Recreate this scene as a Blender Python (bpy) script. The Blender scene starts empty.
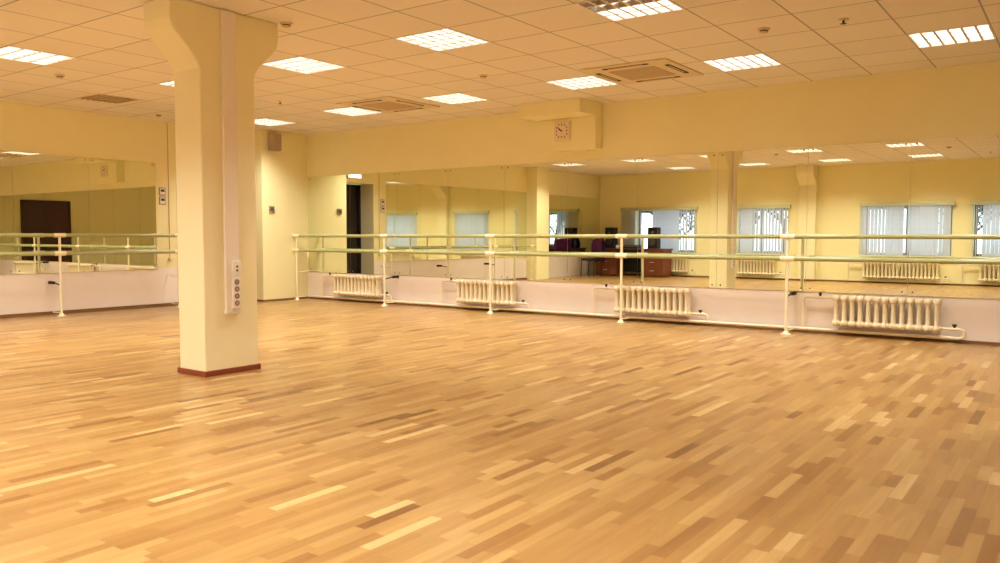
import bpy, math, random
from mathutils import Vector, Matrix
random.seed(7)
S = bpy.context.scene
C = S.collection
PI = math.pi
H = 2.753          # ceiling height
OX, OY = 5.82, -4.058   # origin of the 0.6 m ceiling grid
W, D = 12.6, 11.1  # room: x -0.5..W, y -D..0
XL = -0.5          # plane of the left wall

# ------------------------------------------------------------------ mesh builder
class MB:
    def __init__(s): s.v = []; s.f = []; s.m = []; s.sm = []
    def add(s, vs, fs, mi=0, smooth=False):
        b = len(s.v); s.v += [tuple(p) for p in vs]
        for f in fs: s.f.append([b+i for i in f]); s.m.append(mi); s.sm.append(smooth)
    def box(s, x0, x1, y0, y1, z0, z1, mi=0):
        vs = [(x,y,z) for z in (z0,z1) for y in (y0,y1) for x in (x0,x1)]
        s.add(vs, [(0,2,3,1),(4,5,7,6),(0,1,5,4),(2,6,7,3),(0,4,6,2),(1,3,7,5)], mi); return s
    def rbox(s, x0, x1, y0, y1, z0, z1, r, mi=0, seg=3):   # box with vertical edges rounded and chamfered rims
        pts = []
        for cx, cy, a0 in ((x1-r,y1-r,0),(x0+r,y1-r,PI/2),(x0+r,y0+r,PI),(x1-r,y0+r,1.5*PI)):
            for k in range(seg+1):
                a = a0+k*PI/2/seg; pts.append((cx,cy,math.cos(a),math.sin(a)))
        rings = []
        for z, q in ((z0,r*.6),(z0+r*.4,r),(z1-r*.4,r),(z1,r*.6)):
            rings.append([(p[0]+p[2]*q, p[1]+p[3]*q, z) for p in pts])
        n = len(pts); vs = [p for R in rings for p in R]; fs = []
        for j in range(3):
            for i in range(n): fs.append((j*n+i, j*n+(i+1)%n, (j+1)*n+(i+1)%n, (j+1)*n+i))
        fs.append(tuple(range(n-1,-1,-1))); fs.append(tuple(range(3*n,4*n)))
        s.add(vs, fs, mi); return s
    def tube(s, pts, rad, seg=10, mi=0, sx=1.0, cap=True):
        pts = [Vector(p) for p in pts]; n = len(pts)
        if not isinstance(rad, (list,tuple)): rad = [rad]*n
        vs = []; up = None
        for i, p in enumerate(pts):
            t = (pts[min(i+1,n-1)]-pts[max(i-1,0)]).normalized()
            if up is None:
                up = Vector((0,1,0)) if abs(t.y) < .9 else Vector((0,0,1))
            a = (up - t*up.dot(t)).normalized(); b = t.cross(a); up = a
            for k in range(seg):
                w = 2*PI*k/seg
                vs.append(p + a*math.cos(w)*rad[i] + b*math.sin(w)*rad[i]*sx)
        fs = [(i*seg+k, i*seg+(k+1)%seg, (i+1)*seg+(k+1)%seg, (i+1)*seg+k) for i in range(n-1) for k in range(seg)]
        s.add(vs, fs, mi, True)
        if cap:
            s.add(vs[:seg], [tuple(range(seg-1,-1,-1))], mi); s.add(vs[-seg:], [tuple(range(seg))], mi)
        return s
    def prism(s, poly, axis, a, b, mi=0):    # polygon in the two other axes, extruded along axis
        def mk(u, v, w):
            return {0:(w,u,v), 1:(u,w,v), 2:(u,v,w)}[axis]
        n = len(poly); vs = [mk(u,v,a) for u,v in poly]+[mk(u,v,b) for u,v in poly]
        fs = [(i,(i+1)%n,n+(i+1)%n,n+i) for i in range(n)]+[tuple(range(n-1,-1,-1)),tuple(range(n,2*n))]
        s.add(vs, fs, mi); return s
    def lathe(s, prof, c, axis=2, seg=20, mi=0, smooth=True):  # prof: (r, h)
        vs = []
        for r, h in prof:
            for k in range(seg):
                a = 2*PI*k/seg; u, v = r*math.cos(a), r*math.sin(a)
                p = {2:(u,v,h),1:(u,h,v),0:(h,u,v)}[axis]
                vs.append((c[0]+p[0],c[1]+p[1],c[2]+p[2]))
        n = len(prof)
        fs = [(i*seg+k, i*seg+(k+1)%seg, (i+1)*seg+(k+1)%seg, (i+1)*seg+k) for i in range(n-1) for k in range(seg)]
        s.add(vs, fs, mi, smooth)
        s.add(vs[:seg], [tuple(range(seg-1,-1,-1))], mi); s.add(vs[-seg:], [tuple(range(seg))], mi)
        return s
    def build(s, name, mats, parent=None, bevel=0):
        me = bpy.data.meshes.new(name); me.from_pydata(s.v, [], s.f)
        if not isinstance(mats, (list,tuple)): mats = [mats]
        for m in mats: me.materials.append(m)
        me.polygons.foreach_set('material_index', s.m)
        me.polygons.foreach_set('use_smooth', s.sm)
        me.update()
        import bmesh
        bm = bmesh.new(); bm.from_mesh(me); bmesh.ops.recalc_face_normals(bm, faces=bm.faces); bm.to_mesh(me); bm.free()
        o = bpy.data.objects.new(name, me); C.objects.link(o)
        if parent: o.parent = parent
        if bevel:
            b = o.modifiers.new('bevel','BEVEL'); b.width = bevel; b.segments = 2; b.limit_method = 'ANGLE'
        return o

def tag(o, label, cat, group=None, kind=None):
    o['label'] = label; o['category'] = cat
    if group: o['group'] = group
    if kind: o['kind'] = kind
    return o
def thing(name, label, cat, loc=(0,0,0), group=None, rz=0):
    o = bpy.data.objects.new(name, None); C.objects.link(o); o.location = loc; o.rotation_euler.z = rz
    o.empty_display_size = .1
    return tag(o, label, cat, group)
def struct(o): o['kind'] = 'structure'; return o
KIDS = {}
def kids(o): return [c for c in bpy.data.objects if c.parent == o]
def dup(o, loc=None, label=None, parent=None, rz=None, group=None):
    c = o.copy(); C.objects.link(c)
    if parent: c.parent = parent
    if loc is not None: c.location = loc
    if rz is not None: c.rotation_euler.z = rz
    if label: c['label'] = label
    if group: c['group'] = group
    for k in kids(o): dup(k, parent=c)
    return c

# ------------------------------------------------------------------ materials
def lin(c):
    return tuple(((v/255)/12.92 if v/255 <= .04045 else ((v/255+.055)/1.055)**2.4) for v in c)+(1,)
def mat(name, rgb, rough=.6, metal=0, spec=.5, noise=None, bump=None, emit=None):
    m = bpy.data.materials.new(name); m.use_nodes = True; nt = m.node_tree
    b = nt.nodes['Principled BSDF']; col = lin(rgb)
    b.inputs['Base Color'].default_value = col; b.inputs['Roughness'].default_value = rough
    b.inputs['Metallic'].default_value = metal; b.inputs['Specular IOR Level'].default_value = spec
    if noise or bump:
        tc = nt.nodes.new('ShaderNodeTexCoord'); n = nt.nodes.new('ShaderNodeTexNoise')
        n.inputs['Scale'].default_value = (noise or bump)[0]; n.inputs['Detail'].default_value = 4
        nt.links.new(tc.outputs['Object'], n.inputs['Vector'])
        if noise:
            mx = nt.nodes.new('ShaderNodeMix'); mx.data_type = 'RGBA'
            mx.inputs['A'].default_value = tuple(v*(1-noise[1]) for v in col[:3])+(1,)
            mx.inputs['B'].default_value = tuple(min(1,v*(1+noise[1])) for v in col[:3])+(1,)
            nt.links.new(n.outputs['Fac'], mx.inputs['Factor']); nt.links.new(mx.outputs['Result'], b.inputs['Base Color'])
        if bump:
            bp = nt.nodes.new('ShaderNodeBump'); bp.inputs['Strength'].default_value = bump[1]; bp.inputs['Distance'].default_value = .002
            nt.links.new(n.outputs['Fac'], bp.inputs['Height']); nt.links.new(bp.outputs['Normal'], b.inputs['Normal'])
    if emit:
        b.inputs['Emission Color'].default_value = lin(emit[0]); b.inputs['Emission Strength'].default_value = emit[1]
    return m

WALL = (246,236,184)
M = {}
M['wall'] = mat('wall_paint', WALL, .75, noise=(3,.03), bump=(60,.15))
M['dado'] = mat('dado_paint', (246,234,226), .6, noise=(4,.04), bump=(60,.1))
M['col'] = mat('column_paint', (246,237,196), .7, noise=(3,.03), bump=(80,.2))
M['reveal'] = mat('shaded_reveal_wall', (214,202,176), .75, noise=(3,.03))  # wall tone darkened: shade of the doorway recess put into the colour
M['cream'] = mat('cream_enamel', (242,232,198), .35, noise=(20,.03))
M['rad'] = mat('radiator_enamel', (238,222,188), .4, noise=(30,.04))
M['rail'] = mat('rail_varnished_olive', (172,172,118), .28, noise=(12,.06))
M['white'] = mat('white_plastic', (244,238,232), .4, noise=(20,.02))
M['duct'] = mat('pinkish_white_plastic', (246,236,226), .45, noise=(20,.02))
M['dark'] = mat('dark_metal', (52,44,38), .4, metal=.4, noise=(30,.1))
M['black'] = mat('black_vinyl', (22,20,22), .5, noise=(30,.1))
M['brown'] = mat('skirting_brown', (140,66,44), .35, noise=(10,.12))
M['base'] = mat('baseboard_brown', (128,92,58), .5, noise=(10,.1))
M['doorleaf'] = mat('door_dark_brown', (62,24,18), .35, noise=(8,.15))
M['doorblack'] = mat('door_near_black', (34,24,22), .25, noise=(8,.15))
M['desk'] = mat('desk_brown_laminate', (122,62,34), .45, noise=(6,.15))
M['grey'] = mat('grey_plastic', (176,150,130), .5, noise=(20,.05))
M['dgrey'] = mat('dark_grey_plastic', (84,76,66), .5, noise=(20,.05))
M['acwhite'] = mat('air_conditioner_cream', (226,206,170), .5, noise=(20,.02))
M['acgrill'] = mat('air_conditioner_grille', (204,182,146), .6, noise=(40,.1))
M['slot'] = mat('dark_slot', (38,26,18), .7, noise=(20,.1))
M['lou'] = mat('louvre_aluminium', (225,222,218), .3, metal=.6, noise=(20,.03))
M['lamp'] = mat('lit_lamp_panel', (255,250,240), .5, emit=((255,246,236), 2.8), noise=(5,.01))
M['lampoff'] = mat('unlit_lamp_panel', (196,160,128), .35, noise=(5,.05))
M['sign'] = mat('lit_safety_lamp', (245,250,255), .5, emit=((225,240,255), 2.2), noise=(5,.01))
M['purple'] = mat('purple_cloth', (92,26,88), .9, noise=(14,.2))
M['blue'] = mat('navy_cloth', (30,38,84), .9, noise=(14,.2))
M['frame'] = mat('window_frame_grey', (150,140,132), .45, noise=(10,.05))
M['sill'] = mat('sill_white', (232,222,196), .4, noise=(10,.03))
M['pelmet'] = mat('pelmet_pale_green', (206,208,172), .5, noise=(10,.03))
M['bark'] = mat('bark_brown', (70,56,50), .9, noise=(10,.2))
M['snow'] = mat('snowy_ground', (228,232,240), .8, noise=(1,.05))
M['clockface'] = mat('clock_face', (238,220,192), .5, noise=(10,.02))
M['clockhand'] = mat('clock_hand', (70,40,22), .5, noise=(10,.02))
M['grillback'] = mat('grille_backing', (196,168,130), .7, noise=(20,.05))
M['clockmark'] = mat('clock_marks', (150,116,84), .5, noise=(10,.02))

def mirror_mat():
    m = bpy.data.materials.new('mirror_glass'); m.use_nodes = True; nt = m.node_tree
    b = nt.nodes['Principled BSDF']; b.inputs['Metallic'].default_value = 1; b.inputs['Roughness'].default_value = 0.0
    b.inputs['Base Color'].default_value = (.85,.88,.74,1)
    return m
M['mirror'] = mirror_mat()

def glass_mat():
    m = bpy.data.materials.new('window_glass'); m.use_nodes = True; nt = m.node_tree
    nt.nodes.remove(nt.nodes['Principled BSDF']); out = nt.nodes['Material Output']
    tr = nt.nodes.new('ShaderNodeBsdfTransparent'); gl = nt.nodes.new('ShaderNodeBsdfGlossy'); gl.inputs['Roughness'].default_value = .02
    mx = nt.nodes.new('ShaderNodeMixShader'); mx.inputs[0].default_value = .06; tr.inputs[0].default_value = (.93,.96,.97,1)
    nt.links.new(tr.outputs[0], mx.inputs[1]); nt.links.new(gl.outputs[0], mx.inputs[2]); nt.links.new(mx.outputs[0], out.inputs[0])
    return m
M['glass'] = glass_mat()

def slat_mat():
    m = bpy.data.materials.new('blind_fabric'); m.use_nodes = True; nt = m.node_tree
    nt.nodes.remove(nt.nodes['Principled BSDF']); out = nt.nodes['Material Output']
    d = nt.nodes.new('ShaderNodeBsdfDiffuse'); t = nt.nodes.new('ShaderNodeBsdfTranslucent')
    tc = nt.nodes.new('ShaderNodeTexCoord'); n = nt.nodes.new('ShaderNodeTexNoise'); n.inputs['Scale'].default_value = 12
    r = nt.nodes.new('ShaderNodeValToRGB'); r.color_ramp.elements[0].color = (.62,.64,.66,1); r.color_ramp.elements[1].color = (.74,.76,.78,1)
    nt.links.new(tc.outputs['Object'], n.inputs['Vector']); nt.links.new(n.outputs['Fac'], r.inputs[0])
    nt.links.new(r.outputs[0], d.inputs[0]); nt.links.new(r.outputs[0], t.inputs[0])
    mx = nt.nodes.new('ShaderNodeMixShader'); mx.inputs[0].default_value = .38
    nt.links.new(d.outputs[0], mx.inputs[1]); nt.links.new(t.outputs[0], mx.inputs[2]); nt.links.new(mx.outputs[0], out.inputs[0])
    return m
M['slat'] = slat_mat()

def math_node(nt, op, a, b=None):
    n = nt.nodes.new('ShaderNodeMath'); n.operation = op
    for i, v in enumerate((a,b)):
        if v is None: continue
        if isinstance(v,(int,float)): n.inputs[i].default_value = v
        else: nt.links.new(v, n.inputs[i])
    return n.outputs[0]

def floor_mat():
    m = bpy.data.materials.new('oak_parquet'); m.use_nodes = True; nt = m.node_tree
    b = nt.nodes['Principled BSDF']
    tc = nt.nodes.new('ShaderNodeTexCoord'); sp = nt.nodes.new('ShaderNodeSeparateXYZ'); nt.links.new(tc.outputs['Object'], sp.inputs[0])
    X, Y = sp.outputs[0], sp.outputs[1]
    def wn(dim, a, bb=None, off=0.0):
        n = nt.nodes.new('ShaderNodeTexWhiteNoise'); n.noise_dimensions = '3D'
        c = nt.nodes.new('ShaderNodeCombineXYZ'); nt.links.new(a, c.inputs[0])
        if bb is not None: nt.links.new(bb, c.inputs[1])
        c.inputs[2].default_value = off; nt.links.new(c.outputs[0], n.inputs[0]); return n.outputs['Value']
    xs = math_node(nt,'MULTIPLY',X,1/.052); i = math_node(nt,'FLOOR',xs); fx = math_node(nt,'FRACT',xs)
    r1 = wn(2,i)
    v = math_node(nt,'ADD',math_node(nt,'MULTIPLY',Y,1/.72),math_node(nt,'MULTIPLY',r1,9.0))
    j = math_node(nt,'FLOOR',v); fy = math_node(nt,'FRACT',v)
    s = math_node(nt,'ADD',math_node(nt,'MULTIPLY',wn(2,i,j,3.3),.5),.25)
    pc = math_node(nt,'GREATER_THAN',fy,s)
    jj = math_node(nt,'ADD',math_node(nt,'MULTIPLY',j,2.0),pc)
    idv = wn(2,i,jj,7.7)
    ramp = nt.nodes.new('ShaderNodeValToRGB'); cr = ramp.color_ramp
    stops = [(0,(112,74,38)),(.03,(136,94,50)),(.16,(152,111,61)),(.5,(162,123,71)),(.84,(169,132,79)),(.96,(179,143,89)),(1,(200,168,116))]
    cr.elements[0].position = 0; cr.elements[0].color = lin(stops[0][1]); cr.elements[1].position = 1; cr.elements[1].color = lin(stops[-1][1])
    for p, c in stops[1:-1]:
        e = cr.elements.new(p); e.color = lin(c)
    nt.links.new(idv, ramp.inputs[0])
    # grain
    mp = nt.nodes.new('ShaderNodeMapping'); mp.inputs['Scale'].default_value = (34,2.6,1)
    cmb = nt.nodes.new('ShaderNodeCombineXYZ'); nt.links.new(X,cmb.inputs[0]); nt.links.new(Y,cmb.inputs[1]); nt.links.new(math_node(nt,'MULTIPLY',idv,40.0),cmb.inputs[2])
    nt.links.new(cmb.outputs[0], mp.inputs[0])
    gn = nt.nodes.new('ShaderNodeTexNoise'); gn.inputs['Scale'].default_value = 1; gn.inputs['Detail'].default_value = 5; gn.inputs['Distortion'].default_value = .6
    nt.links.new(mp.outputs[0], gn.inputs['Vector'])
    gr = math_node(nt,'ADD',math_node(nt,'MULTIPLY',gn.outputs['Fac'],.5),.75)
    # large soft tone drift between boards
    bn = nt.nodes.new('ShaderNodeTexNoise'); bn.inputs['Scale'].default_value = .9; nt.links.new(tc.outputs['Object'], bn.inputs['Vector'])
    gr = math_node(nt,'MULTIPLY',gr,math_node(nt,'ADD',math_node(nt,'MULTIPLY',bn.outputs['Fac'],.16),.92))
    # seams
    e1 = math_node(nt,'LESS_THAN',math_node(nt,'ABSOLUTE',math_node(nt,'SUBTRACT',fx,.5)),.488)
    e2 = math_node(nt,'GREATER_THAN',math_node(nt,'ABSOLUTE',math_node(nt,'SUBTRACT',fy,s)),.003)
    seam = math_node(nt,'ADD',math_node(nt,'MULTIPLY',math_node(nt,'MULTIPLY',e1,e2),.2),.8)
    gr = math_node(nt,'MULTIPLY',gr,seam)
    mx = nt.nodes.new('ShaderNodeMix'); mx.data_type = 'RGBA'; mx.blend_type = 'MULTIPLY'; mx.inputs['Factor'].default_value = 1
    nt.links.new(ramp.outputs[0], mx.inputs['A'])
    cc = nt.nodes.new('ShaderNodeCombineColor')
    for k in range(3): nt.links.new(gr, cc.inputs[k])
    nt.links.new(cc.outputs[0], mx.inputs['B']); nt.links.new(mx.outputs['Result'], b.inputs['Base Color'])
    b.inputs['Roughness'].default_value = .28; b.inputs['Specular IOR Level'].default_value = .5
    rr = math_node(nt,'ADD',math_node(nt,'MULTIPLY',gn.outputs['Fac'],.14),.21); 
    return m
M['floor'] = floor_mat()

def ceil_mat():
    m = bpy.data.materials.new('ceiling_tiles'); m.use_nodes = True; nt = m.node_tree
    b = nt.nodes['Principled BSDF']; b.inputs['Roughness'].default_value = .9
    tc = nt.nodes.new('ShaderNodeTexCoord'); sp = nt.nodes.new('ShaderNodeSeparateXYZ'); nt.links.new(tc.outputs['Object'], sp.inputs[0])
    lines = []; ids = []
    for k, o in ((0,OX),(1,OY)):
        u = math_node(nt,'MULTIPLY',math_node(nt,'SUBTRACT',sp.outputs[k],o),1/.6)
        f = math_node(nt,'FRACT',u); ids.append(math_node(nt,'FLOOR',u))
        lines.append(math_node(nt,'LESS_THAN',math_node(nt,'ABSOLUTE',math_node(nt,'SUBTRACT',f,.5)),.488))
    ins = math_node(nt,'MULTIPLY',lines[0],lines[1])
    c = nt.nodes.new('ShaderNodeCombineXYZ'); nt.links.new(ids[0],c.inputs[0]); nt.links.new(ids[1],c.inputs[1])
    wn = nt.nodes.new('ShaderNodeTexWhiteNoise'); nt.links.new(c.outputs[0], wn.inputs[0])
    n = nt.nodes.new('ShaderNodeTexNoise'); n.inputs['Scale'].default_value = 90; n.inputs['Detail'].default_value = 3; nt.links.new(tc.outputs['Object'], n.inputs['Vector'])
    val = math_node(nt,'ADD',math_node(nt,'MULTIPLY',wn.outputs['Value'],.04),math_node(nt,'ADD',math_node(nt,'MULTIPLY',n.outputs['Fac'],.16),.88))
    val = math_node(nt,'MULTIPLY',val,math_node(nt,'ADD',math_node(nt,'MULTIPLY',ins,.5),.5))
    mx = nt.nodes.new('ShaderNodeMix'); mx.data_type = 'RGBA'; mx.blend_type = 'MULTIPLY'; mx.inputs['Factor'].default_value = 1
    mx.inputs['A'].default_value = lin((240,230,214))
    cc = nt.nodes.new('ShaderNodeCombineColor')
    for k in range(3): nt.links.new(val, cc.inputs[k])
    nt.links.new(cc.outputs[0], mx.inputs['B']); nt.links.new(mx.outputs['Result'], b.inputs['Base Color'])
    return m
M['ceil'] = ceil_mat()

# ------------------------------------------------------------------ room shell
struct(MB().box(-.9, W+.2, -D-.3, .2, -.1, 0).build('floor', M['floor']))

LIGHTS = [(i,4) for i in (-9,-6,-3,0,3,6)] + [(i,0) for i in (-6,-3,0,3,6)] + [(-6,-3),(-9,-3)] + \
         [(i,-6) for i in (-9,-6,-3,0,3,6)] + [(i,-10) for i in (-6,-3,0,3,6)]  # includes out-of-view cells added for even floor light
GR = (-9,0)   # supply air grille cell
cells = set(LIGHTS)
cm = MB()
def gx(i): return OX+.6*i
def gy(j): return OY+.6*j
for i in range(-11, 12):
    for j in range(-12, 7):
        x0, x1 = max(gx(i),-.9), min(gx(i+1),W+.2); y0, y1 = max(gy(j),-D-.2), min(gy(j+1),.2)
        if x1 <= x0 or y1 <= y0 or (i,j) in cells: continue
        cm.add([(x0,y0,H),(x1,y0,H),(x1,y1,H),(x0,y1,H)], [(0,3,2,1)])
cl = MB(); cl.v, cl.f, cl.m, cl.sm = cm.v, cm.f, cm.m, cm.sm
cl.box(-.9, W+.2, -D-.2, .2, H+.12, H+.16)
struct(cl.build('ceiling', M['ceil']))

# back wall (mirror wall): yellow above, pinkish dado below the mirrors
b = MB(); b.box(-.9, W+.2, 0, .2, .452, H, 0); b.box(-.9, W+.2, 0, .2, 0, .452, 1)
struct(b.build('wall_back', [M['wall'], M['dado']]))
# left wall: corner pier, doorway recess, mirror wall, second pier
DY0, DY1, DH = -2.11, -.92, 2.06
b = MB()
b.box(-1.1, 0, DY1, 0, 0, H, 0)
b.box(-1.1, XL, -D, DY0, .575, H, 0); b.box(-1.1, XL, -D, DY0-.001, 0, .575, 1)
b.box(-1.1, XL, DY0, DY1, DH, H, 0)
b.box(XL-.01, -.2, -7.95, -7.4, 0, H, 0)
b.box(-.9, XL-.002, DY0-.001, DY0+.006, 0, DH, 2)   # jamb face, recess shade put into its colour
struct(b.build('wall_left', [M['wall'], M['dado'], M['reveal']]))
# right wall
RD0, RD1 = -2.78, -1.42
b = MB(); b.box(W, W+.2, -D, 0, 0, H)
struct(b.build('wall_right', M['wall']))
# window wall
WIN = [(.62,2.34),(3.47,4.73),(6.45,8.28),(8.69,10.5)]
Z0, Z1 = .64, 1.765
b = MB(); xs = -1.1
for a, c in WIN:
    b.box(xs, a, -D-.35, -D, 0, H); b.box(a, c, -D-.35, -D, 0, Z0); b.box(a, c, -D-.35, -D, Z1, H); xs = c
b.box(xs, W+.2, -D-.35, -D, 0, H)
struct(b.build('wall_front', M['wall']))

# baseboards
struct(MB().box(XL, XL+.018, -7.4, DY0, 0, .045).build('baseboard_left', M['base']))
b = MB(); b.box(0, .016, DY1, -.001, 0, .03); b.box(-.88, 0, DY1-.016, DY1, 0, .03)
struct(b.build('baseboard_corner', M['base']))
struct(MB().box(.02, W, -.014, 0, 0, .03).build('baseboard_back', M['base']))
struct(MB().box(XL, W, -D, -D+.014, 0, .03).build('baseboard_front', M['base']))
struct(MB().box(W-.016, W, -D, RD0-.08, 0, .05).box(W-.016, W, RD1+.08, 0, 0, .05).build('baseboard_right', M['base']))

# doors
d1 = thing('door_1', 'near-black door at the back of the left doorway recess', 'door', (-.9, DY0+.02, 0)); del d1['category']; d1['kind'] = 'structure'
w = DY1-DY0-.03
MB().box(0, .04, .05, w-.05, .01, DH-.06).box(.04,.048,.16,w/2-.06,.25,.95).box(.04,.048,.16,w/2-.06,1.08,1.9).box(.04,.048,w/2+.06,w-.16,.25,.95).box(.04,.048,w/2+.06,w-.16,1.08,1.9).build('door_leaf', M['doorblack'], d1)
MB().box(0,.07,0,.05,0,DH-.01).box(0,.07,w-.05,w,0,DH-.01).box(0,.07,.05,w-.05,DH-.06,DH-.01).build('door_frame', M['doorblack'], d1)
MB().tube([(.04,w-.13,1.02),(.09,w-.13,1.02),(.095,w-.17,1.02),(.095,w-.26,1.02)], .009).build('door_handle', M['lou'], d1)
d2 = thing('door_2', 'dark reddish-brown double door in the right wall', 'door', (W, RD0, 0)); del d2['category']; d2['kind'] = 'structure'
w = RD1-RD0
for k in (0,1):
    o = MB().box(-.05, -.002, .06+k*(w/2-.06), w/2-.003+k*(w/2-.055), .01, 2.0)
    for zz in ((.2,.95),(1.1,1.85)): o.box(-.058,-.05,.16+k*(w/2-.06),w/2-.1+k*(w/2-.055),*zz)
    o.build('door_leaf', M['doorleaf'], d2)
MB().box(-.07,-.001,0,.06,0,2.06).box(-.07,-.001,w-.06,w,0,2.06).box(-.07,-.001,.06,w-.06,2.0,2.06).build('door_frame', M['doorleaf'], d2)
for s in (-1,1): MB().tube([(-.05,w/2+s*.06,1.02),(-.1,w/2+s*.06,1.02),(-.105,w/2+s*.1,1.02),(-.105,w/2+s*.17,1.02)], .009).build('door_handle', M['lou'], d2)

# windows
for n, (a, c) in enumerate(WIN):
    wd = thing('window_%d' % (n+1), 'window in the wall facing the mirrors', 'window', (a, -D, Z0)); del wd['category']; wd['kind'] = 'structure'
    L, hh = c-a, Z1-Z0
    fr = MB(); y0, y1 = -.26, -.2
    fr.box(0,L,y0,y1,0,.06); fr.box(0,L,y0,y1,hh-.06,hh); fr.box(0,.06,y0,y1,.06,hh-.06); fr.box(L-.06,L,y0,y1,.06,hh-.06)
    nb = 2
    cuts = [L*k/nb for k in range(1,nb)]
    if n == 1: cuts = [L*.42]
    for q in cuts: fr.box(q-.035,q+.035,y0,y1,.06,hh-.06)
    fr.build('window_frame', M['frame'], wd)
    MB().box(.05,L-.05,-.235,-.229,.05,hh-.05).build('window_pane', M['glass'], wd)
    MB().box(-.05,L+.05,-.2,.09,-.035,0).build('window_sill', M['sill'], wd, bevel=.006)

# ------------------------------------------------------------------ blinds
BL = [(.20,2.42,'white vertical blind drawn apart in front of the left window behind the desk'),
      (3.40,4.80,'white vertical blind with open slats on the narrow window'),
      (6.38,8.34,'white vertical blind mostly closed on the wide window'),
      (8.62,10.56,'white vertical blind on the window nearest the right')]
slat0 = None
for n, (a, c, lab) in enumerate(BL):
    t = thing('vertical_blind', lab, 'blind', (a, -D, Z1), 'vertical blinds of the window wall')
    L = c-a
    MB().box(0,L,.002,.10,.0,.085).build('pelmet', M['pelmet'], t, bevel=.004)
    k = 0; x = .05; hh = Z1-Z0
    while x < L-.04:
        u = x+a
        if n == 0: ang = 10 if u < .58 else (80 if u < .95 else (None if u < 1.16 else (12 if u < 1.90 else (42 if (k % 3) else 25))))
        elif n == 1: ang = 70 if u < 3.6 else (5 if u < 3.86 else 34+random.uniform(-8,8))
        elif n == 2: ang = 27+random.uniform(-7,9) if (u < 6.95 or u > 7.95) else 12+random.uniform(-6,6)
        else: ang = 28+random.uniform(-9,9) if u > 8.85 else 75
        if n == 2 and abs(u-7.36) < .04: ang = 82
        if ang is not None:
            if slat0 is None:
                m = MB(); z = -.0
                P = [(-.044,0),(-.022,.004),(0,.0055),(.022,.004),(.044,0)]
                vs = [(p[0],p[1],0) for p in P]+[(p[0],p[1],-hh+.01) for p in P]
                m.add(vs, [(q,q+1,q+6,q+5) for q in range(4)], 0, True)
                o = m.build('slat', M['slat'], t); slat0 = o
            else: o = slat0.copy(); C.objects.link(o); o.parent = t
            o.location = (x, .055, 0); o.rotation_euler = (0,0,math.radians(ang))
        x += .078; k += 1

# ------------------------------------------------------------------ mirrors
def panel(u0, u1, z0, z1, wall, label, group):
    L = u1-u0
    if wall == 'back': t = thing('mirror_panel', label, 'mirror', (u0, 0, z0), group)
    else: t = thing('mirror_panel', label, 'mirror', (XL, u0, z0), group, rz=PI/2)
    key = (round(L,3), round(z1-z0,3), wall)
    y0 = -.010 if wall == 'back' else -.010
    if key not in panel.c:
        g = MB(); g.box(.0018,L-.0018,-.010,-.004,0,z1-z0).build('glass_sheet', M['mirror'], t)
        MB().box(.004,L-.004,-.004,-.0005,.003,z1-z0-.003).build('backing', M['dark'], t)
        for x in (.05, L-.05):
            for z in (.035, z1-z0-.035):
                MB().lathe([(.009,-.0105),(.009,-.013),(.005,-.015)], (x,0,z), axis=1, seg=12).build('clip', M['clockmark'], t)
        panel.c[key] = t
    else:
        for k in kids(panel.c[key]): dup(k, parent=t)
    return t
panel.c = {}
MB0, MB1 = .455, 2.045
x = .025; PW = 1.0215
desc = ['beside the corner pier','reflecting the doorway','behind the second barre post','over the second radiator','over the third barre post','left of the third radiator','over the third radiator','reflecting the free-standing column','behind the fifth barre post','over the radiator at the right','at the right edge of the photo','beyond the right edge of the photo']
for k in range(12):
    panel(x+k*PW, x+(k+1)*PW, MB0, MB1, 'back', 'tall wall mirror sheet of the long wall, %s' % desc[k], 'mirror sheets of the long wall')
ly = -7.395
n = 5; lw = (-2.45+7.395)/n
ld = ['behind the second left barre post','third from the doorway','second from the doorway','x','y']
for k in range(n):
    a = -7.395+k*lw
    lab = ['beside the second pier','fourth from the door switches','third from the door switches','second from the door switches','beside the door switches'][k]
    panel(a, a+lw, .56, 2.13, 'left', 'wall mirror sheet on the left wall, %s' % lab, 'mirror sheets of the left wall')
for k in range(3):
    lw2 = (-7.96+11.09)/3
    panel(-11.09+k*lw2, -11.09+(k+1)*lw2, .56, 2.13, 'left', 'wall mirror sheet on the left wall %s' % ['in the window corner','between window corner and pier','just past the pier'][k], 'mirror sheets of the left wall')

# ------------------------------------------------------------------ column with bracket capital
CP = [(.02,2.29),(.10,2.33),(.26,2.38),(.46,2.43),(.66,2.475),(.84,2.52),(.95,2.56),(1,2.61)]
def column(name, label, x0, x1, y0, y1, fl0, fl1, skirt=True):
    t = thing(name, label, 'column', ((x0+x1)/2, (y0+y1)/2, 0)); cx, cy = (x0+x1)/2, (y0+y1)/2
    X0, X1, Y0, Y1 = x0-cx, x1-cx, y0-cy, y1-cy
    poly = [(Y0,0)]
    if fl0:
        for u, z in CP: poly.append((Y0-fl0*u, z))
        poly += [(Y0-fl0, H-.001)]
    else: poly += [(Y0,H-.001)]
    if fl1:
        poly += [(Y1+fl1, H-.001)]
        for u, z in reversed(CP): poly.append((Y1+fl1*u, z))
    else: poly += [(Y1,H-.001)]
    poly.append((Y1,0))
    MB().prism(poly, 0, X0, X1).build('shaft', M['col'], t, bevel=.010)
    if skirt:
        g = .014
        MB().box(X0-g,X1+g,Y0-g,Y0,0,.042).box(X0-g,X1+g,Y1,Y1+g,0,.042).box(X0-g,X0,Y0,Y1,0,.042).box(X1,X1+g,Y0,Y1,0,.042).build('skirting', M['brown'], t, bevel=.003)
    return t
column('column', 'pale yellow free-standing square column with red-brown skirting, in the room', 5.06, 5.395, -5.655, -5.18, .24, .24)
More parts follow.
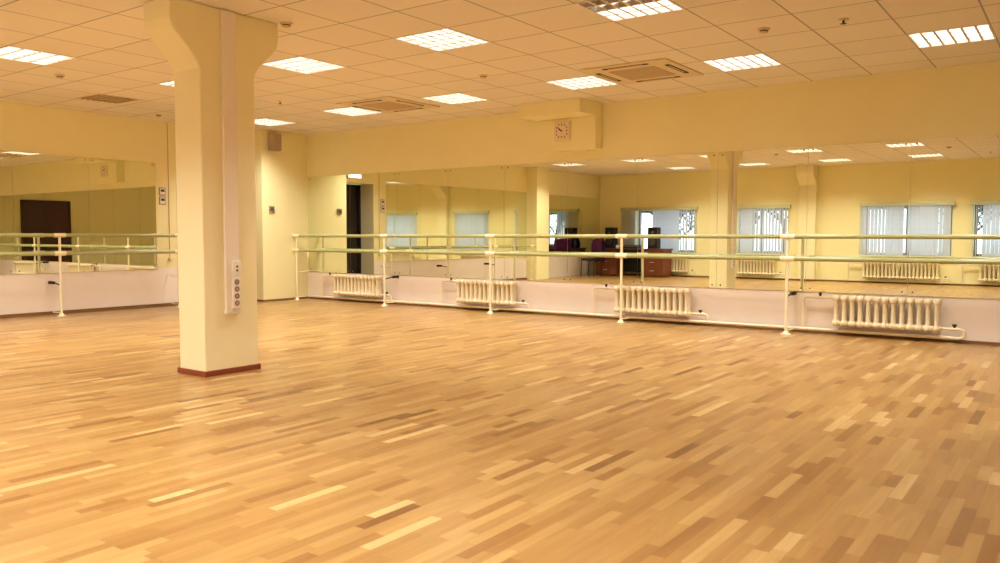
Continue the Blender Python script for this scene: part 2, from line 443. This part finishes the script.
column('wall_column', 'pale yellow half column between the windows, its capital curving out at the ceiling', 5.02, 5.42, -D+.001, -D+.14, 0, .3)

# capital box on the back wall
t = thing('column_capital', 'yellow stepped column capital boxed out of the back wall around the clock', 'capital', (5.165, 0, 2.17))
MB().box(-.465,.465,-.17,-.001,0,.41).build('lower_block', M['wall'], t, bevel=.008)
MB().box(-.465,.465,-.56,-.001,.41,H-2.171).build('upper_block', M['wall'], t, bevel=.008)

# clock
t = thing('wall_clock', 'small square pale wall clock on the boxed capital under the ceiling', 'clock', (5.15, -.172, 2.42))
MB().rbox(-.12,.12,-.03,-.0005,-.12,.12,.012).build('case', M['clockface'], t)
MB().box(-.1,.1,-.034,-.03,-.1,.1).build('dial', M['clockface'], t)
mk = MB()
for k in range(12):
    a = k*PI/6; s = max(abs(math.cos(a)),abs(math.sin(a))); r = .078/s; u, v = r*math.sin(a), r*math.cos(a)
    mk.box(u-.008,u+.008,-.0355,-.034,v-.011,v+.011)
mk.build('hour_marks', M['clockmark'], t)
def hand(a, L, w):
    dx, dz = math.sin(a), math.cos(a); m = MB()
    vs = []
    for y in (-.0385,-.036):
        for s, e in ((-.2,-1),(-.2,1),(1,1),(1,-1)):
            vs.append((dx*L*s+dz*w*e, y, dz*L*s-dx*w*e))
    m.add(vs, [(0,1,2,3),(4,5,6,7),(0,1,5,4),(1,2,6,5),(2,3,7,6),(3,0,4,7)]); return m
hand(math.radians(308), .075, .0055).build('minute_hand', M['clockhand'], t)
hand(math.radians(300), .05, .008).build('hour_hand', M['clockhand'], t)

# cable duct, switch, sockets on the column (face x = 5.395)
cx = 5.395
t = thing('cable_duct', 'pinkish white plastic cable duct running down the column to the sockets', 'duct', (cx+.001, -5.425, .47))
MB().box(0,.028,-.06,.06,0,H-.48).build('channel', M['duct'], t, bevel=.004)
MB().box(-.0005,.032,-.064,.064,-.008,.012).build('end_cap', M['white'], t)
t = thing('socket_strip', 'white strip of four round sockets on the column duct', 'socket', (cx+.0295, -5.405, .50))
MB().rbox(0,.02,-.035,.035,0,.245,.006).build('cover', M['white'], t)
for k in range(4):
    o = MB().lathe([(.021,.0202),(.021,.0225),(.016,.0225),(.016,.021)], (0,0,.042+k*.054), axis=0, seg=20).build('socket', M['dgrey'], t)
    MB().lathe([(.0155,.0215),(.0155,.0232)], (0,0,.042+k*.054), axis=0, seg=16).build('insert', M['grey'], o)
t = thing('wall_switch', 'white switch plate with two dark dots above the column sockets', 'switch', (cx+.0295, -5.4, .752))
MB().rbox(0,.018,-.04,.04,0,.11,.006).build('plate', M['white'], t)
for k in (0,1): MB().lathe([(.008,.0185),(.008,.021)], (0,0,.04+k*.03), axis=0, seg=12).build('button', M['black'], t)

# ------------------------------------------------------------------ ballet barres
ZB1, ZB2 = 1.06, .822
def sections(prof, p, d): pass
def barre(name, label, origin, rz, length, posts, marks, x0r=.004):
    t = thing(name, label, 'ballet barre', origin, rz=rz)    # local x along the wall, wall at +y (distance 0.3)
    for z, r in ((ZB1,.024),(ZB2,.026)):
        MB().tube([(x0r,0,z),(length,0,z)], r, 14).build('rail', M['rail'], t)
    first = None
    for x, mk_ in zip(posts, marks):
        o = MB().tube([(x,0,.006),(x,0,ZB1)], .0165, 14).build('post', M['cream'], t)
        MB().lathe([(.055,0),(.055,.006),(.03,.008),(.026,.03),(.0168,.034)], (x,0,0), seg=18).build('foot_plate', M['cream'], o)
        for z, r in ((ZB1,.0285),(ZB2,.0305)):
            MB().tube([(x-.075,0,z),(x-.07,0,z),(x+.07,0,z),(x+.075,0,z)], [r*.93,r,r,r*.93], 14).build('sleeve', M['cream'], o)
        MB().tube([(x,0,.045),(x+.03,.05,.045),(x+.03,.16,.045)], .008, 8).build('floor_tie', M['cream'], o)
        if mk_ == 'w':
            MB().tube([(x,0,.45),(x,.27,.47),(x,.298,.47)], [.009,.009,.009], 8).build('wall_bracket', M['cream'], o)
        elif mk_ == 'd':
            MB().tube([(x,0,.405),(x,.1,.42),(x,.17,.43)], [.009,.01,.012], 8).tube([(x,.17,.43),(x,.18,.43),(x,.285,.43),(x,.298,.43)], [.012,.021,.021,.024], 12).build('wall_bracket', M['dark'], o)
    return t
P = [.08,2.08,4.08,6.08,8.08,10.25,12.3]
barre('ballet_barre', 'long double ballet barre with olive rails and cream posts along the mirrored back wall', (0,-.3,0), 0, 12.45, P, ['w','d','n','n','d','n','n'])
barre('ballet_barre', 'double ballet barre with olive rails and cream posts along the left mirrored wall', (-.2,-2.28,0), -PI/2, 5.05, [0,1.72,3.4,4.9], ['w','d','d','w'], -.08)
# local +y must point to the wall: for rz=-90deg, local y -> world +x; mirror the left barre parts
lb = [o for o in bpy.data.objects if o.name.startswith('ballet_barre') and 'left' in o.get('label','')][0]
lb.scale = (1,-1,1)

# ------------------------------------------------------------------ radiators and pipes
def section_mesh(h):
    m = MB()
    def oval(z, rx, ry, n=16): return [(rx*math.cos(2*PI*k/n), ry*math.copysign(abs(math.sin(2*PI*k/n))**.7, math.sin(2*PI*k/n)), z) for k in range(n)]
    prof = [(.0,.020,.040),(.006,.030,.058),(.02,.0385,.070),(.042,.0395,.070),(.054,.026,.064),(.066,.0215,.060),(h/2,.021,.058),(h-.068,.0215,.060),(h-.056,.026,.064),(h-.048,.0398,.070),(h-.012,.0398,.070),(h-.003,.036,.062),(h,.030,.050)]
    vs = [p for z, rx, ry in prof for p in oval(z, rx, ry)]; n = 16
    fs = [(j*n+k, j*n+(k+1)%n, (j+1)*n+(k+1)%n, (j+1)*n+k) for j in range(len(prof)-1) for k in range(n)]
    m.add(vs, fs, 0, True); m.add(vs[:n], [tuple(range(n))]); m.add(vs[-n:], [tuple(range(n))])
    for z in (.033, h-.033):
        m.tube([(-.0399,0,z),(-.03,0,z),(.03,0,z),(.0399,0,z)], [.024,.028,.028,.024], 12)
    return m
sec_cache = {}
def radiator(x0, x1, z0, z1, yw, sgn, n, label, group, inlet='left', pipes=True):
    # yw: wall plane; sgn: direction into the room
    h = z1-z0; y = yw+sgn*.10; p = (x1-x0)/n
    t = thing('radiator', label, 'radiator', (x0, y, z0), group)
    key = round(h,3)
    for k in range(n):
        if key not in sec_cache:
            o = section_mesh(h).build('section', M['rad'], t); sec_cache[key] = o
        else: o = sec_cache[key].copy(); C.objects.link(o); o.parent = t
        o.location = (p*(k+.5), 0, 0); o.scale = (p/.08,1,1)
    L = x1-x0; zp = .05-z0
    yy = -sgn*.02
    if pipes in (True,'in'):
        a = -.31
        MB().tube([(a,yy,zp),(a,yy,h-.075),(a+.01,yy,h-.045),(a+.04,yy,h-.035),(.0,yy,h-.035)], .0145, 10).build('inlet_pipe', M['rad'], t)
        v = MB().tube([(-.17,yy,h-.035),(-.1,yy,h-.035)], .019, 10).tube([(-.135,yy,h-.035),(-.135,yy,h+.0)], .009, 8).build('valve', M['rad'], t)
        MB().box(-.149,-.121,yy-.008,yy+.008,h+.0,h+.02).tube([(-.135,yy,h-.02),(-.135,yy,h+.0)],.013,8).build('valve_handle', M['dark'], v)
    if pipes in (True,'out'):
        MB().tube([(L,yy,.035),(L+.17,yy,.035),(L+.195,yy,.025),(L+.2,yy,.0),(L+.2,yy,zp)], .0145, 10).build('outlet_pipe', M['rad'], t)
        v = MB().tube([(L+.08,yy,.035),(L+.15,yy,.035)], .019, 10).build('valve', M['rad'], t)
        MB().box(L+.095,L+.135,yy-.008,yy+.008,.065,.085).tube([(L+.115,yy,.05),(L+.115,yy,.066)],.013,8).build('valve_handle', M['dark'], v)
    return t
g = 'radiators along the mirrored back wall'
radiator(.77,1.80,.105,.435,0,-1,13,'cream ribbed radiator under the mirrors nearest the left corner',g)
radiator(3.34,4.36,.105,.435,0,-1,13,'cream ribbed radiator under the mirrors behind the third barre post',g)
radiator(5.89,6.90,.105,.435,0,-1,13,'cream ribbed radiator under the mirrors behind the fourth barre post',g)
radiator(8.51,9.55,.105,.435,0,-1,13,'cream ribbed radiator under the mirrors nearest the right edge of the photo',g)
t = MB().tube([(.13,-.08,.05)]+[(x,-.08,.05) for x in (3,6,9,9.70)]+[(9.735,-.08,.055),(9.75,-.08,.075),(9.75,-.08,.10)], .0175, 10).build('heating_pipe', M['rad'])
tag(t, 'thin cream heating pipe running just above the floor along the back wall', 'pipe')
g = 'radiators under the windows'
radiator(1.10,2.20,.11,.49,-D,1,13,'cream ribbed radiator under the window beside the desk',g)
radiator(3.52,4.48,.11,.49,-D,1,12,'cream ribbed radiator under the narrow window',g)
radiator(6.48,7.27,.11,.49,-D,1,10,'left of two cream radiators joined under the wide window',g,pipes='in')
radiator(7.29,8.08,.11,.49,-D,1,10,'right of two cream radiators joined under the wide window',g,pipes='out')
radiator(8.82,9.9,.11,.49,-D,1,13,'cream ribbed radiator under the window nearest the right',g)
t = MB().tube([(XL+.6,-D+.08,.05),(5,-D+.08,.05),(W-.3,-D+.08,.05)], .0135, 10).build('heating_pipe', M['rad'])
tag(t, 'thin cream heating pipe above the floor along the window wall', 'pipe')

# ------------------------------------------------------------------ ceiling luminaires
def lum_mesh_parts(t, off=False):
    e = .298
    f = MB()
    for a,b_,c,d in ((-e,e,-e,-e+.012),(-e,e,e-.012,e),(-e,-e+.012,-e+.012,e-.012),(e-.012,e,-e+.012,e-.012)):
        f.box(a,b_,c,d,-.004,.002)
    e2 = e-.004
    for a,b_,c,d in ((-e2,e2,-e2,-e2+.003),(-e2,e2,e2-.003,e2),(-e2,-e2+.003,-e2,e2),(e2-.003,e2,-e2,e2)):
        f.box(a,b_,c,d,.002,.075)
    f.build('frame', M['white'], t)
    lo = MB()
    for k in range(1,6):
        x = -e+2*e*k/6; lo.prism([(x-.009,.0),(x+.009,.0),(x+.002,.045),(x-.002,.045)], 1, -e+.012, e-.012)
    for k in range(1,4):
        y = -e+2*e*k/4
        lo.prism([(y-.009,.001),(y+.009,.001),(y+.003,.046),(y-.003,.046)], 0, -e+.012, e-.012)
    lo.build('louvre', M['lou'], t)
    if not off: MB().box(-e+.008,e-.008,-e+.008,e-.008,.066,.072).build('lamp_panel', M['lamp'], t)
    else:
        MB().box(-e+.008,e-.008,.0,e-.008,.066,.072).build('lamp_panel', M['lamp'], t)
        MB().box(-e+.008,e-.008,-e+.008,-.001,.066,.072).build('lamp_panel', M['lampoff'], t)
LN = {(-9,4):'over the corner pier at the far left', (-6,4):'left of the far air conditioner', (-3,4):'between the two air conditioners',
      (0,4):'just in front of the boxed capital with the clock', (3,4):'right of the near air conditioner', (6,4):'nearest the right edge of the photo',
      (-6,0):'half hidden behind the column on its left', (-3,0):'just right of the column top', (0,0):'in the upper middle of the photo', (3,0):'cut by the top edge of the photo, its near half unlit',
      (-6,-3):'at the left edge of the photo',
      (-9,-6):'reflected in the mirror beside the pier, far left', (-6,-6):'second from the left in the mirrored near row', (-3,-6):'reflected beside the column reflection', (0,-6):'reflected above the half column', (3,-6):'reflected largest at the right of the mirrors',
      (-6,-10):'reflected smallest, above the desk window', (-3,-10):'reflected over the narrow window', (0,-10):'reflected right of the half column', (3,-10):'reflected over the wide window', (6,0):'unseen, added for light above the top right', (-9,-3):'added for light near the left wall, out of view', (6,-6):'unseen, added for light near the photographer', (6,-10):'unseen, added for light behind the photographer near the windows'}  # last entries are out of view, added to light the floor
proto = None
for (i,j) in LIGHTS:
    lab = 'square louvred ceiling light, ' + LN.get((i,j), '')
    loc = (gx(i)+.3, gy(j)+.3, H)
    if (i,j) == (3,0):
        t = thing('ceiling_light', lab, 'ceiling light', loc, 'louvred ceiling lights'); lum_mesh_parts(t, True)
    elif proto is None:
        t = thing('ceiling_light', lab, 'ceiling light', loc, 'louvred ceiling lights'); lum_mesh_parts(t); proto = t
    else: t = dup(proto, loc, lab)
    ld_ = bpy.data.lights.new('luminaire_light','AREA'); ld_.shape = 'RECTANGLE'; ld_.size = .55; ld_.size_y = .55
    ld_.energy = 30; ld_.color = (1,.97,.86); ld_.spread = math.radians(122)
    lo_ = bpy.data.objects.new('luminaire_light', ld_); C.objects.link(lo_); lo_.location = (loc[0],loc[1],H-.006)
    if (i,j) == (3,0): ld_.energy = 10; ld_.size_y = .27; lo_.location.y += .14

# safety lamp over the door
t = thing('safety_lamp', 'small glowing white safety lamp above the left doorway', 'lamp', (XL+.001, -1.57, 2.14))
MB().rbox(0,.05,-.17,.17,0,.08,.01).build('housing', M['white'], t)
MB().box(.0502,.056,-.16,.16,.008,.072).build('lit_cover', M['sign'], t)

# ------------------------------------------------------------------ air conditioners
def ac(loc, label):
    t = thing('air_conditioner', label, 'air conditioner', loc, 'ceiling cassette air conditioners')
    e = .475
    MB().box(-e,e,-e,e,-.028,-.001).build('fascia', M['acwhite'], t, bevel=.008)
    g_ = MB().box(-.26,.26,-.26,.26,-.034,-.029)
    for k in range(21): y = -.25+k*.025; g_.box(-.25,.25,y-.004,y+.004,-.038,-.034)
    g_.build('intake_grille', M['acgrill'], t)
    for a in range(4):
        m = MB(); pts = []
        for s in (-1,1):
            for q in range(7):
                w_ = -PI/2+q*PI/6; pts.append((s*(.23+.028*math.cos(w_)), -.385+s*.028*math.sin(w_)))
        R_ = Matrix.Rotation(a*PI/2,3,'Z')
        pts = [tuple((R_@Vector((p[0],p[1],0)))[:2]) for p in pts]
        m.prism(pts, 2, -.0305, -.0285)
        o = m.build('air_slot', M['slot'], t)
        f = MB(); p4 = [(-.19,-.392),(.19,-.392),(.19,-.372),(-.19,-.372)]
        p4 = [tuple((R_@Vector((p[0],p[1],0)))[:2]) for p in p4]
        f.prism(p4, 2, -.034, -.0308); f.build('flap', M['acgrill'], o)
    t.scale = (1,1,.55)
    return t
ac((6.93,-1.53,H), 'square ceiling air conditioner with dark slots, nearest, right of the clock')
ac((3.32,-1.50,H), 'square ceiling air conditioner further off, left of the clock')

# supply grille
t = thing('ceiling_grille', 'square ceiling air grille with slanted fins near the left wall', 'grille', (gx(-9)+.3+.08, gy(0)+.22, H))
e = .28
MB().box(-e,e,-e,-e+.03,-.004,-.001).box(-e,e,e-.03,e,-.004,-.001).box(-e,-e+.03,-e+.03,e-.03,-.004,-.001).box(e-.03,e,-e+.03,e-.03,-.004,-.001).build('frame', M['acwhite'], t)
f = MB()
for k in range(7):
    x = -.21+k*.07; f.prism([(x-.006,-.014),(x+.004,-.016),(x+.02,-.002),(x+.010,-.002)], 0, -e+.03, e-.03)
f.build('fins', M['acwhite'], t)
MB().box(-e+.03,e-.03,-e+.03,e-.03,-.0015,-.001).build('backing', M['grillback'], t)

# smoke detectors
dp = None
for (x, y, lab) in [(5.47,-4.92,'right of the column top'),(5.50,-2.35,'in front of the boxed capital'),(8.51,-2.54,'at the upper right, near the right air conditioner'),(1.83,-4.93,'under the light at the left edge'),
                    (5.5,-7.6,'reflected in the mirror over the narrow window'),(8.55,-8.1,'reflected in the mirror over the wide window'),(.12,-2.75,'at the left wall above the door switches')]:
    lab = 'round cream smoke detector on the ceiling, ' + lab
    if dp is None:
        t = thing('smoke_detector', lab, 'smoke detector', (x,y,H), 'round smoke detectors'); dp = t
        MB().lathe([(.05,0),(.05,-.010),(.042,-.016)], (0,0,0), seg=24).build('base', M['acwhite'], t)
        MB().lathe([(.032,-.0165),(.032,-.024)], (0,0,0), seg=20).build('chamber', M['slot'], t)
        MB().lathe([(.036,-.0245),(.034,-.030),(.02,-.035)], (0,0,0), seg=20).build('cap', M['acgrill'], t)
    else: dup(dp, (x,y,H), lab)
sp = None
for (x, y, lab) in [(9.11,-2.48,'at the upper right of the photo'),(2.41,-2.50,'just right of the column'),(9.1,-9.5,'reflected at the right of the mirrors')]:
    lab = 'tiny fire sprinkler in the ceiling, ' + lab
    if sp is None:
        t = thing('fire_sprinkler', lab, 'sprinkler', (x,y,H), 'fire sprinklers'); sp = t
        MB().lathe([(.04,0),(.04,-.006),(.02,-.012)], (0,0,0), seg=20).build('rose', M['acwhite'], t)
        MB().tube([(0,0,-.012),(0,0,-.035)], .008, 8).build('nozzle', M['dark'], t)
        MB().lathe([(.022,-.0355),(.022,-.039)], (0,0,0), seg=12).build('deflector', M['dark'], t)
    else: dup(sp, (x,y,H), lab)

# ------------------------------------------------------------------ things on the left wall
t = thing('wall_speaker', 'small grey-brown loudspeaker high on the corner pier', 'speaker', (0, -.72, 2.42))
MB().rbox(.02,.15,-.085,.085,0,.27,.02).build('cabinet', M['grey'], t)
MB().box(.15,.156,-.072,.072,.02,.25).build('grille', mat('speaker_grille_taupe',(178,156,132),.8,noise=(200,.2)), t)
MB().box(0,.02,-.03,.03,.09,.18).build('wall_bracket', M['dgrey'], t)
t = thing('thermostat', 'small dark grey thermostat at head height on the corner pier', 'thermostat', (0, -.745, 1.44))
MB().rbox(0,.025,-.05,.05,0,.1,.008).build('housing', M['grey'], t)
MB().box(.025,.03,-.035,.035,.02,.08).build('display', M['dgrey'], t)
for k, (z, lab) in enumerate(((1.655,'upper square light switch with a dark rocker beside the left mirror'),(1.52,'lower square light switch with a dark rocker beside the left mirror'))):
    t = thing('light_switch', lab, 'light switch', (XL+.001, -2.345, z), 'light switches by the door')
    MB().rbox(0,.012,-.055,.055,0,.12,.006).build('plate', M['grey'], t)
    MB().box(.012,.016,-.04,.04,.015,.105).build('rocker_surround', M['white'], t)
    MB().box(.016,.021,-.03,.03,.055,.09).build('rocker', M['dgrey'], t)
t = thing('pull_cord', 'thin grey cable hanging down the left wall to a small knob', 'cable', (XL+.012, -2.245, .70))
MB().tube([(0,0,.02),(0,0,1.0),(0,0,H-.72)], .0045, 8).build('cord', M['grey'], t)
MB().tube([(0,0,-.02),(0,0,-.01),(0,0,.02),(0,0,.03)], [.01,.026,.026,.01], 12).build('knob', M['acwhite'], t)

# ------------------------------------------------------------------ desk corner (seen in the mirrors)
t = thing('desk', 'reddish-brown office desk with two pedestals against the window wall', 'desk', (.82,-10.56,0))
MB().box(-1.02,1.02,-.3,.3,.71,.74).build('desktop', M['desk'], t, bevel=.003)
for s in (-1,1):
    o = MB().box(s*.99 if s<0 else .38, -.38 if s<0 else .99, -.27,.27,.02,.709).build('pedestal', M['desk'], t)
    for k in range(3):
        a, b_ = (-.98,-.39) if s<0 else (.39,.98)
        dr = MB().box(a,b_,.271,.287,.05+k*.22,.25+k*.22).build('drawer', M['desk'], t, bevel=.002)
        MB().box((a+b_)/2-.06,(a+b_)/2+.06,.2875,.3,.16+k*.22,.172+k*.22).build('handle', M['lou'], dr)
MB().box(-.379,.379,-.2,-.18,.1,.709).build('knee_gap_panel', M['black'], t)  # darkness of the open knee gap put in as a black panel
for x, lab in ((.15,'tall black loudspeaker on the left end of the desk'),(1.42,'tall black loudspeaker on the right end of the desk before the window')):
    t = thing('loudspeaker', lab, 'speaker', (x,-10.58,.741), 'black loudspeakers on the desk')
    MB().rbox(-.13,.13,-.13,.13,0,.56,.015).build('cabinet', M['black'], t)
    MB().lathe([(.095,.1305),(.095,.138),(.07,.134),(.03,.132)], (0,0,.18), axis=1, seg=24).build('woofer', M['dgrey'], t)
    MB().lathe([(.04,.1305),(.04,.136),(.02,.134)], (0,0,.42), axis=1, seg=18).build('tweeter', M['dgrey'], t)
t = thing('mixing_console', 'flat black mixing console on the desk between the loudspeakers', 'audio mixer', (.78,-10.52,.741))
MB().prism([(-.18,0),(.18,0),(.18,.04),(-.18,.1)], 0, -.26, .26).build('case', M['black'], t)
kn = MB()
for a in range(8):
    for b_ in range(3): kn.tube([(-.22+a*.062,.12-b_*.1,.048+b_*.0167),(-.22+a*.062,.12-b_*.1,.068+b_*.0167)], .009, 8)
kn.build('knobs', M['grey'], t)
t = thing('mug', 'small white mug on the left end of the desk', 'mug', (.42,-10.42,.741))
MB().lathe([(.035,0),(.04,.01),(.04,.09),(.036,.09),(.034,.02),(.0,.015)], (0,0,0), seg=20).build('body', M['white'], t)
MB().tube([(.038,0,.075),(.06,0,.07),(.066,0,.045),(.055,0,.025),(.038,0,.02)], .005, 8).build('handle', M['white'], t)
t = thing('bag', 'navy blue cloth bag standing on the left corner of the desk', 'bag', (-.095,-10.5,.741))
MB().tube([(-.0,0,0),(-.0,0,.03),(0,0,.14),(0,0,.24),(0,0,.28)], [.07,.09,.095,.07,.03], 16, sx=.9).build('body', M['blue'], t)
MB().tube([(-.05,0,.25),(-.045,0,.31),(0,0,.34),(.045,0,.31),(.05,0,.25)], .008, 8).build('handle', M['blue'], t)
# chair with purple jacket
t = thing('chair', 'dark office chair beside the desk, a purple jacket over its back', 'chair', (-.04,-9.8,0), rz=.5)
MB().rbox(-.22,.22,-.21,.21,.42,.48,.05).build('seat', M['black'], t)
MB().rbox(-.2,.2,-.24,-.19,.55,.95,.02).build('backrest', M['black'], t)
for sx_ in (-1,1):
    MB().tube([(sx_*.18,-.21,.0),(sx_*.18,-.21,.5),(sx_*.17,-.25,.6)], .012, 8).build('leg', M['dark'], t)
    MB().tube([(sx_*.19,.19,.0),(sx_*.18,.18,.44)], .012, 8).build('leg', M['dark'], t)
jk = MB(); vs = []; nn = 9
prof = [(-.275,.40),(-.285,.6),(-.28,.8),(-.27,.95),(-.245,1.0),(-.2,1.0),(-.175,.95),(-.165,.8),(-.16,.6)]
for q in range(nn):
    x = -.23+.46*q/(nn-1)
    for a,(y,z) in enumerate(prof):
        vs.append((x, y+.008*math.sin(q*2.1+a), z-.04*abs(q-4)/4+.006*math.cos(q*3+a)))
m_ = len(prof)
jk.add(vs, [(q*m_+a,(q+1)*m_+a,(q+1)*m_+a+1,q*m_+a+1) for q in range(nn-1) for a in range(m_-1)], 0, True)
o = jk.build('purple_jacket', M['purple']); o.location = (-.04,-9.8,0); o.rotation_euler.z = .5
tag(o, 'purple jacket draped over the back of the dark chair', 'jacket')
md = o.modifiers.new('thick','SOLIDIFY'); md.thickness = .01; md.offset = 1

# ------------------------------------------------------------------ outside the windows
o = MB().box(-30,50,-60,-D-.4,-1.3,-1.2).build('snowy_ground', M['snow']); o['kind'] = 'structure'; o['label'] = 'snowy ground outside the windows'
def tree_mesh(seed, h):
    rnd = random.Random(seed); m = MB()
    def br(p, d, L, r, lev):
        pts = [p]; q = Vector(p); dd = Vector(d)
        for k in range(4):
            dd = (dd+Vector((rnd.uniform(-.2,.2),rnd.uniform(-.2,.2),rnd.uniform(-.08,.12)))).normalized(); q = q+dd*L/4; pts.append(tuple(q))
            if lev < 5 and (k > 0 or lev > 2):
                for _ in range(2):
                    a = rnd.uniform(0,2*PI); nd = (dd*.6+Vector((math.cos(a),math.sin(a),rnd.uniform(-.1,.5)))*.8).normalized()
                    br(tuple(q), nd, L*rnd.uniform(.38,.55), r*.5, lev+1)
        m.tube(pts, [r,r*.9,r*.8,r*.65,r*.45], 4 if lev > 2 else 8, cap=False)
    br((0,0,0),(0,0,1),h,.09,1)
    return m
tmesh = []
def tree(x, y, h, seed, label, rz):
    t = thing('bare_tree', label, 'tree', (x,y,-1.2), 'bare trees outside the windows', rz)
    if len(tmesh) < 2: tmesh.append(tree_mesh(seed,h).build('trunk_and_branches', M['bark'], t))
    else: dup(tmesh[int(abs(x)) % 2], parent=t)
TL = ['bare tree outside the window behind the desk','bare tree outside the narrow window','bare tree outside the wide window','bare tree outside the window nearest the right','bare tree far behind the narrow window']
for k, (x, y) in enumerate([(-.6,-14.6),(3.6,-14.9),(7.6,-14.5),(11.8,-14.8),(1.2,-19.5)]): tree(x, y, 3.6, 20+k, TL[k], k*1.3)

# ------------------------------------------------------------------ world, portals
wd = bpy.data.worlds.new('World'); S.world = wd; wd.use_nodes = True; nt = wd.node_tree
bg = nt.nodes['Background']
tc = nt.nodes.new('ShaderNodeTexCoord'); spx = nt.nodes.new('ShaderNodeSeparateXYZ'); nt.links.new(tc.outputs['Generated'], spx.inputs[0])
rp = nt.nodes.new('ShaderNodeValToRGB'); rp.color_ramp.elements[0].position = .0; rp.color_ramp.elements[0].color = (.80,.84,1,1); rp.color_ramp.elements[1].position = .8; rp.color_ramp.elements[1].color = (.42,.60,1,1)
nt.links.new(spx.outputs[2], rp.inputs[0]); nt.links.new(rp.outputs[0], bg.inputs[0]); bg.inputs[1].default_value = 4.4
for a, c in WIN:
    l = bpy.data.lights.new('window_portal','AREA'); l.shape = 'RECTANGLE'; l.size = c-a; l.size_y = Z1-Z0; l.cycles.is_portal = True
    o = bpy.data.objects.new('window_portal', l); C.objects.link(o); o.location = ((a+c)/2,-D-.34,(Z0+Z1)/2); o.rotation_euler = (PI/2,0,0)

# ------------------------------------------------------------------ camera
cam = bpy.data.cameras.new('Camera'); co = bpy.data.objects.new('Camera', cam); C.objects.link(co); S.camera = co
cam.sensor_width = 36; cam.lens = 812.74/1000*36; cam.clip_start = .05
yaw, pit, rol = math.radians(-35.834), math.radians(-3.173), math.radians(.108)
f = Vector((math.sin(yaw)*math.cos(pit), math.cos(yaw)*math.cos(pit), math.sin(pit)))
rt = Vector((math.cos(yaw), -math.sin(yaw), 0)); up = rt.cross(f)
r2 = rt*math.cos(rol)+up*math.sin(rol); u2 = -rt*math.sin(rol)+up*math.cos(rol)
R3 = Matrix((r2,u2,-f)).transposed()
co.matrix_world = Matrix.Translation((10.711,-9.26,1.0556)) @ R3.to_4x4()

S.view_settings.view_transform = 'Standard'; S.view_settings.look = 'None'; S.view_settings.gamma = 1
S.view_settings.exposure = 0.1; S.view_settings.use_curve_mapping = False
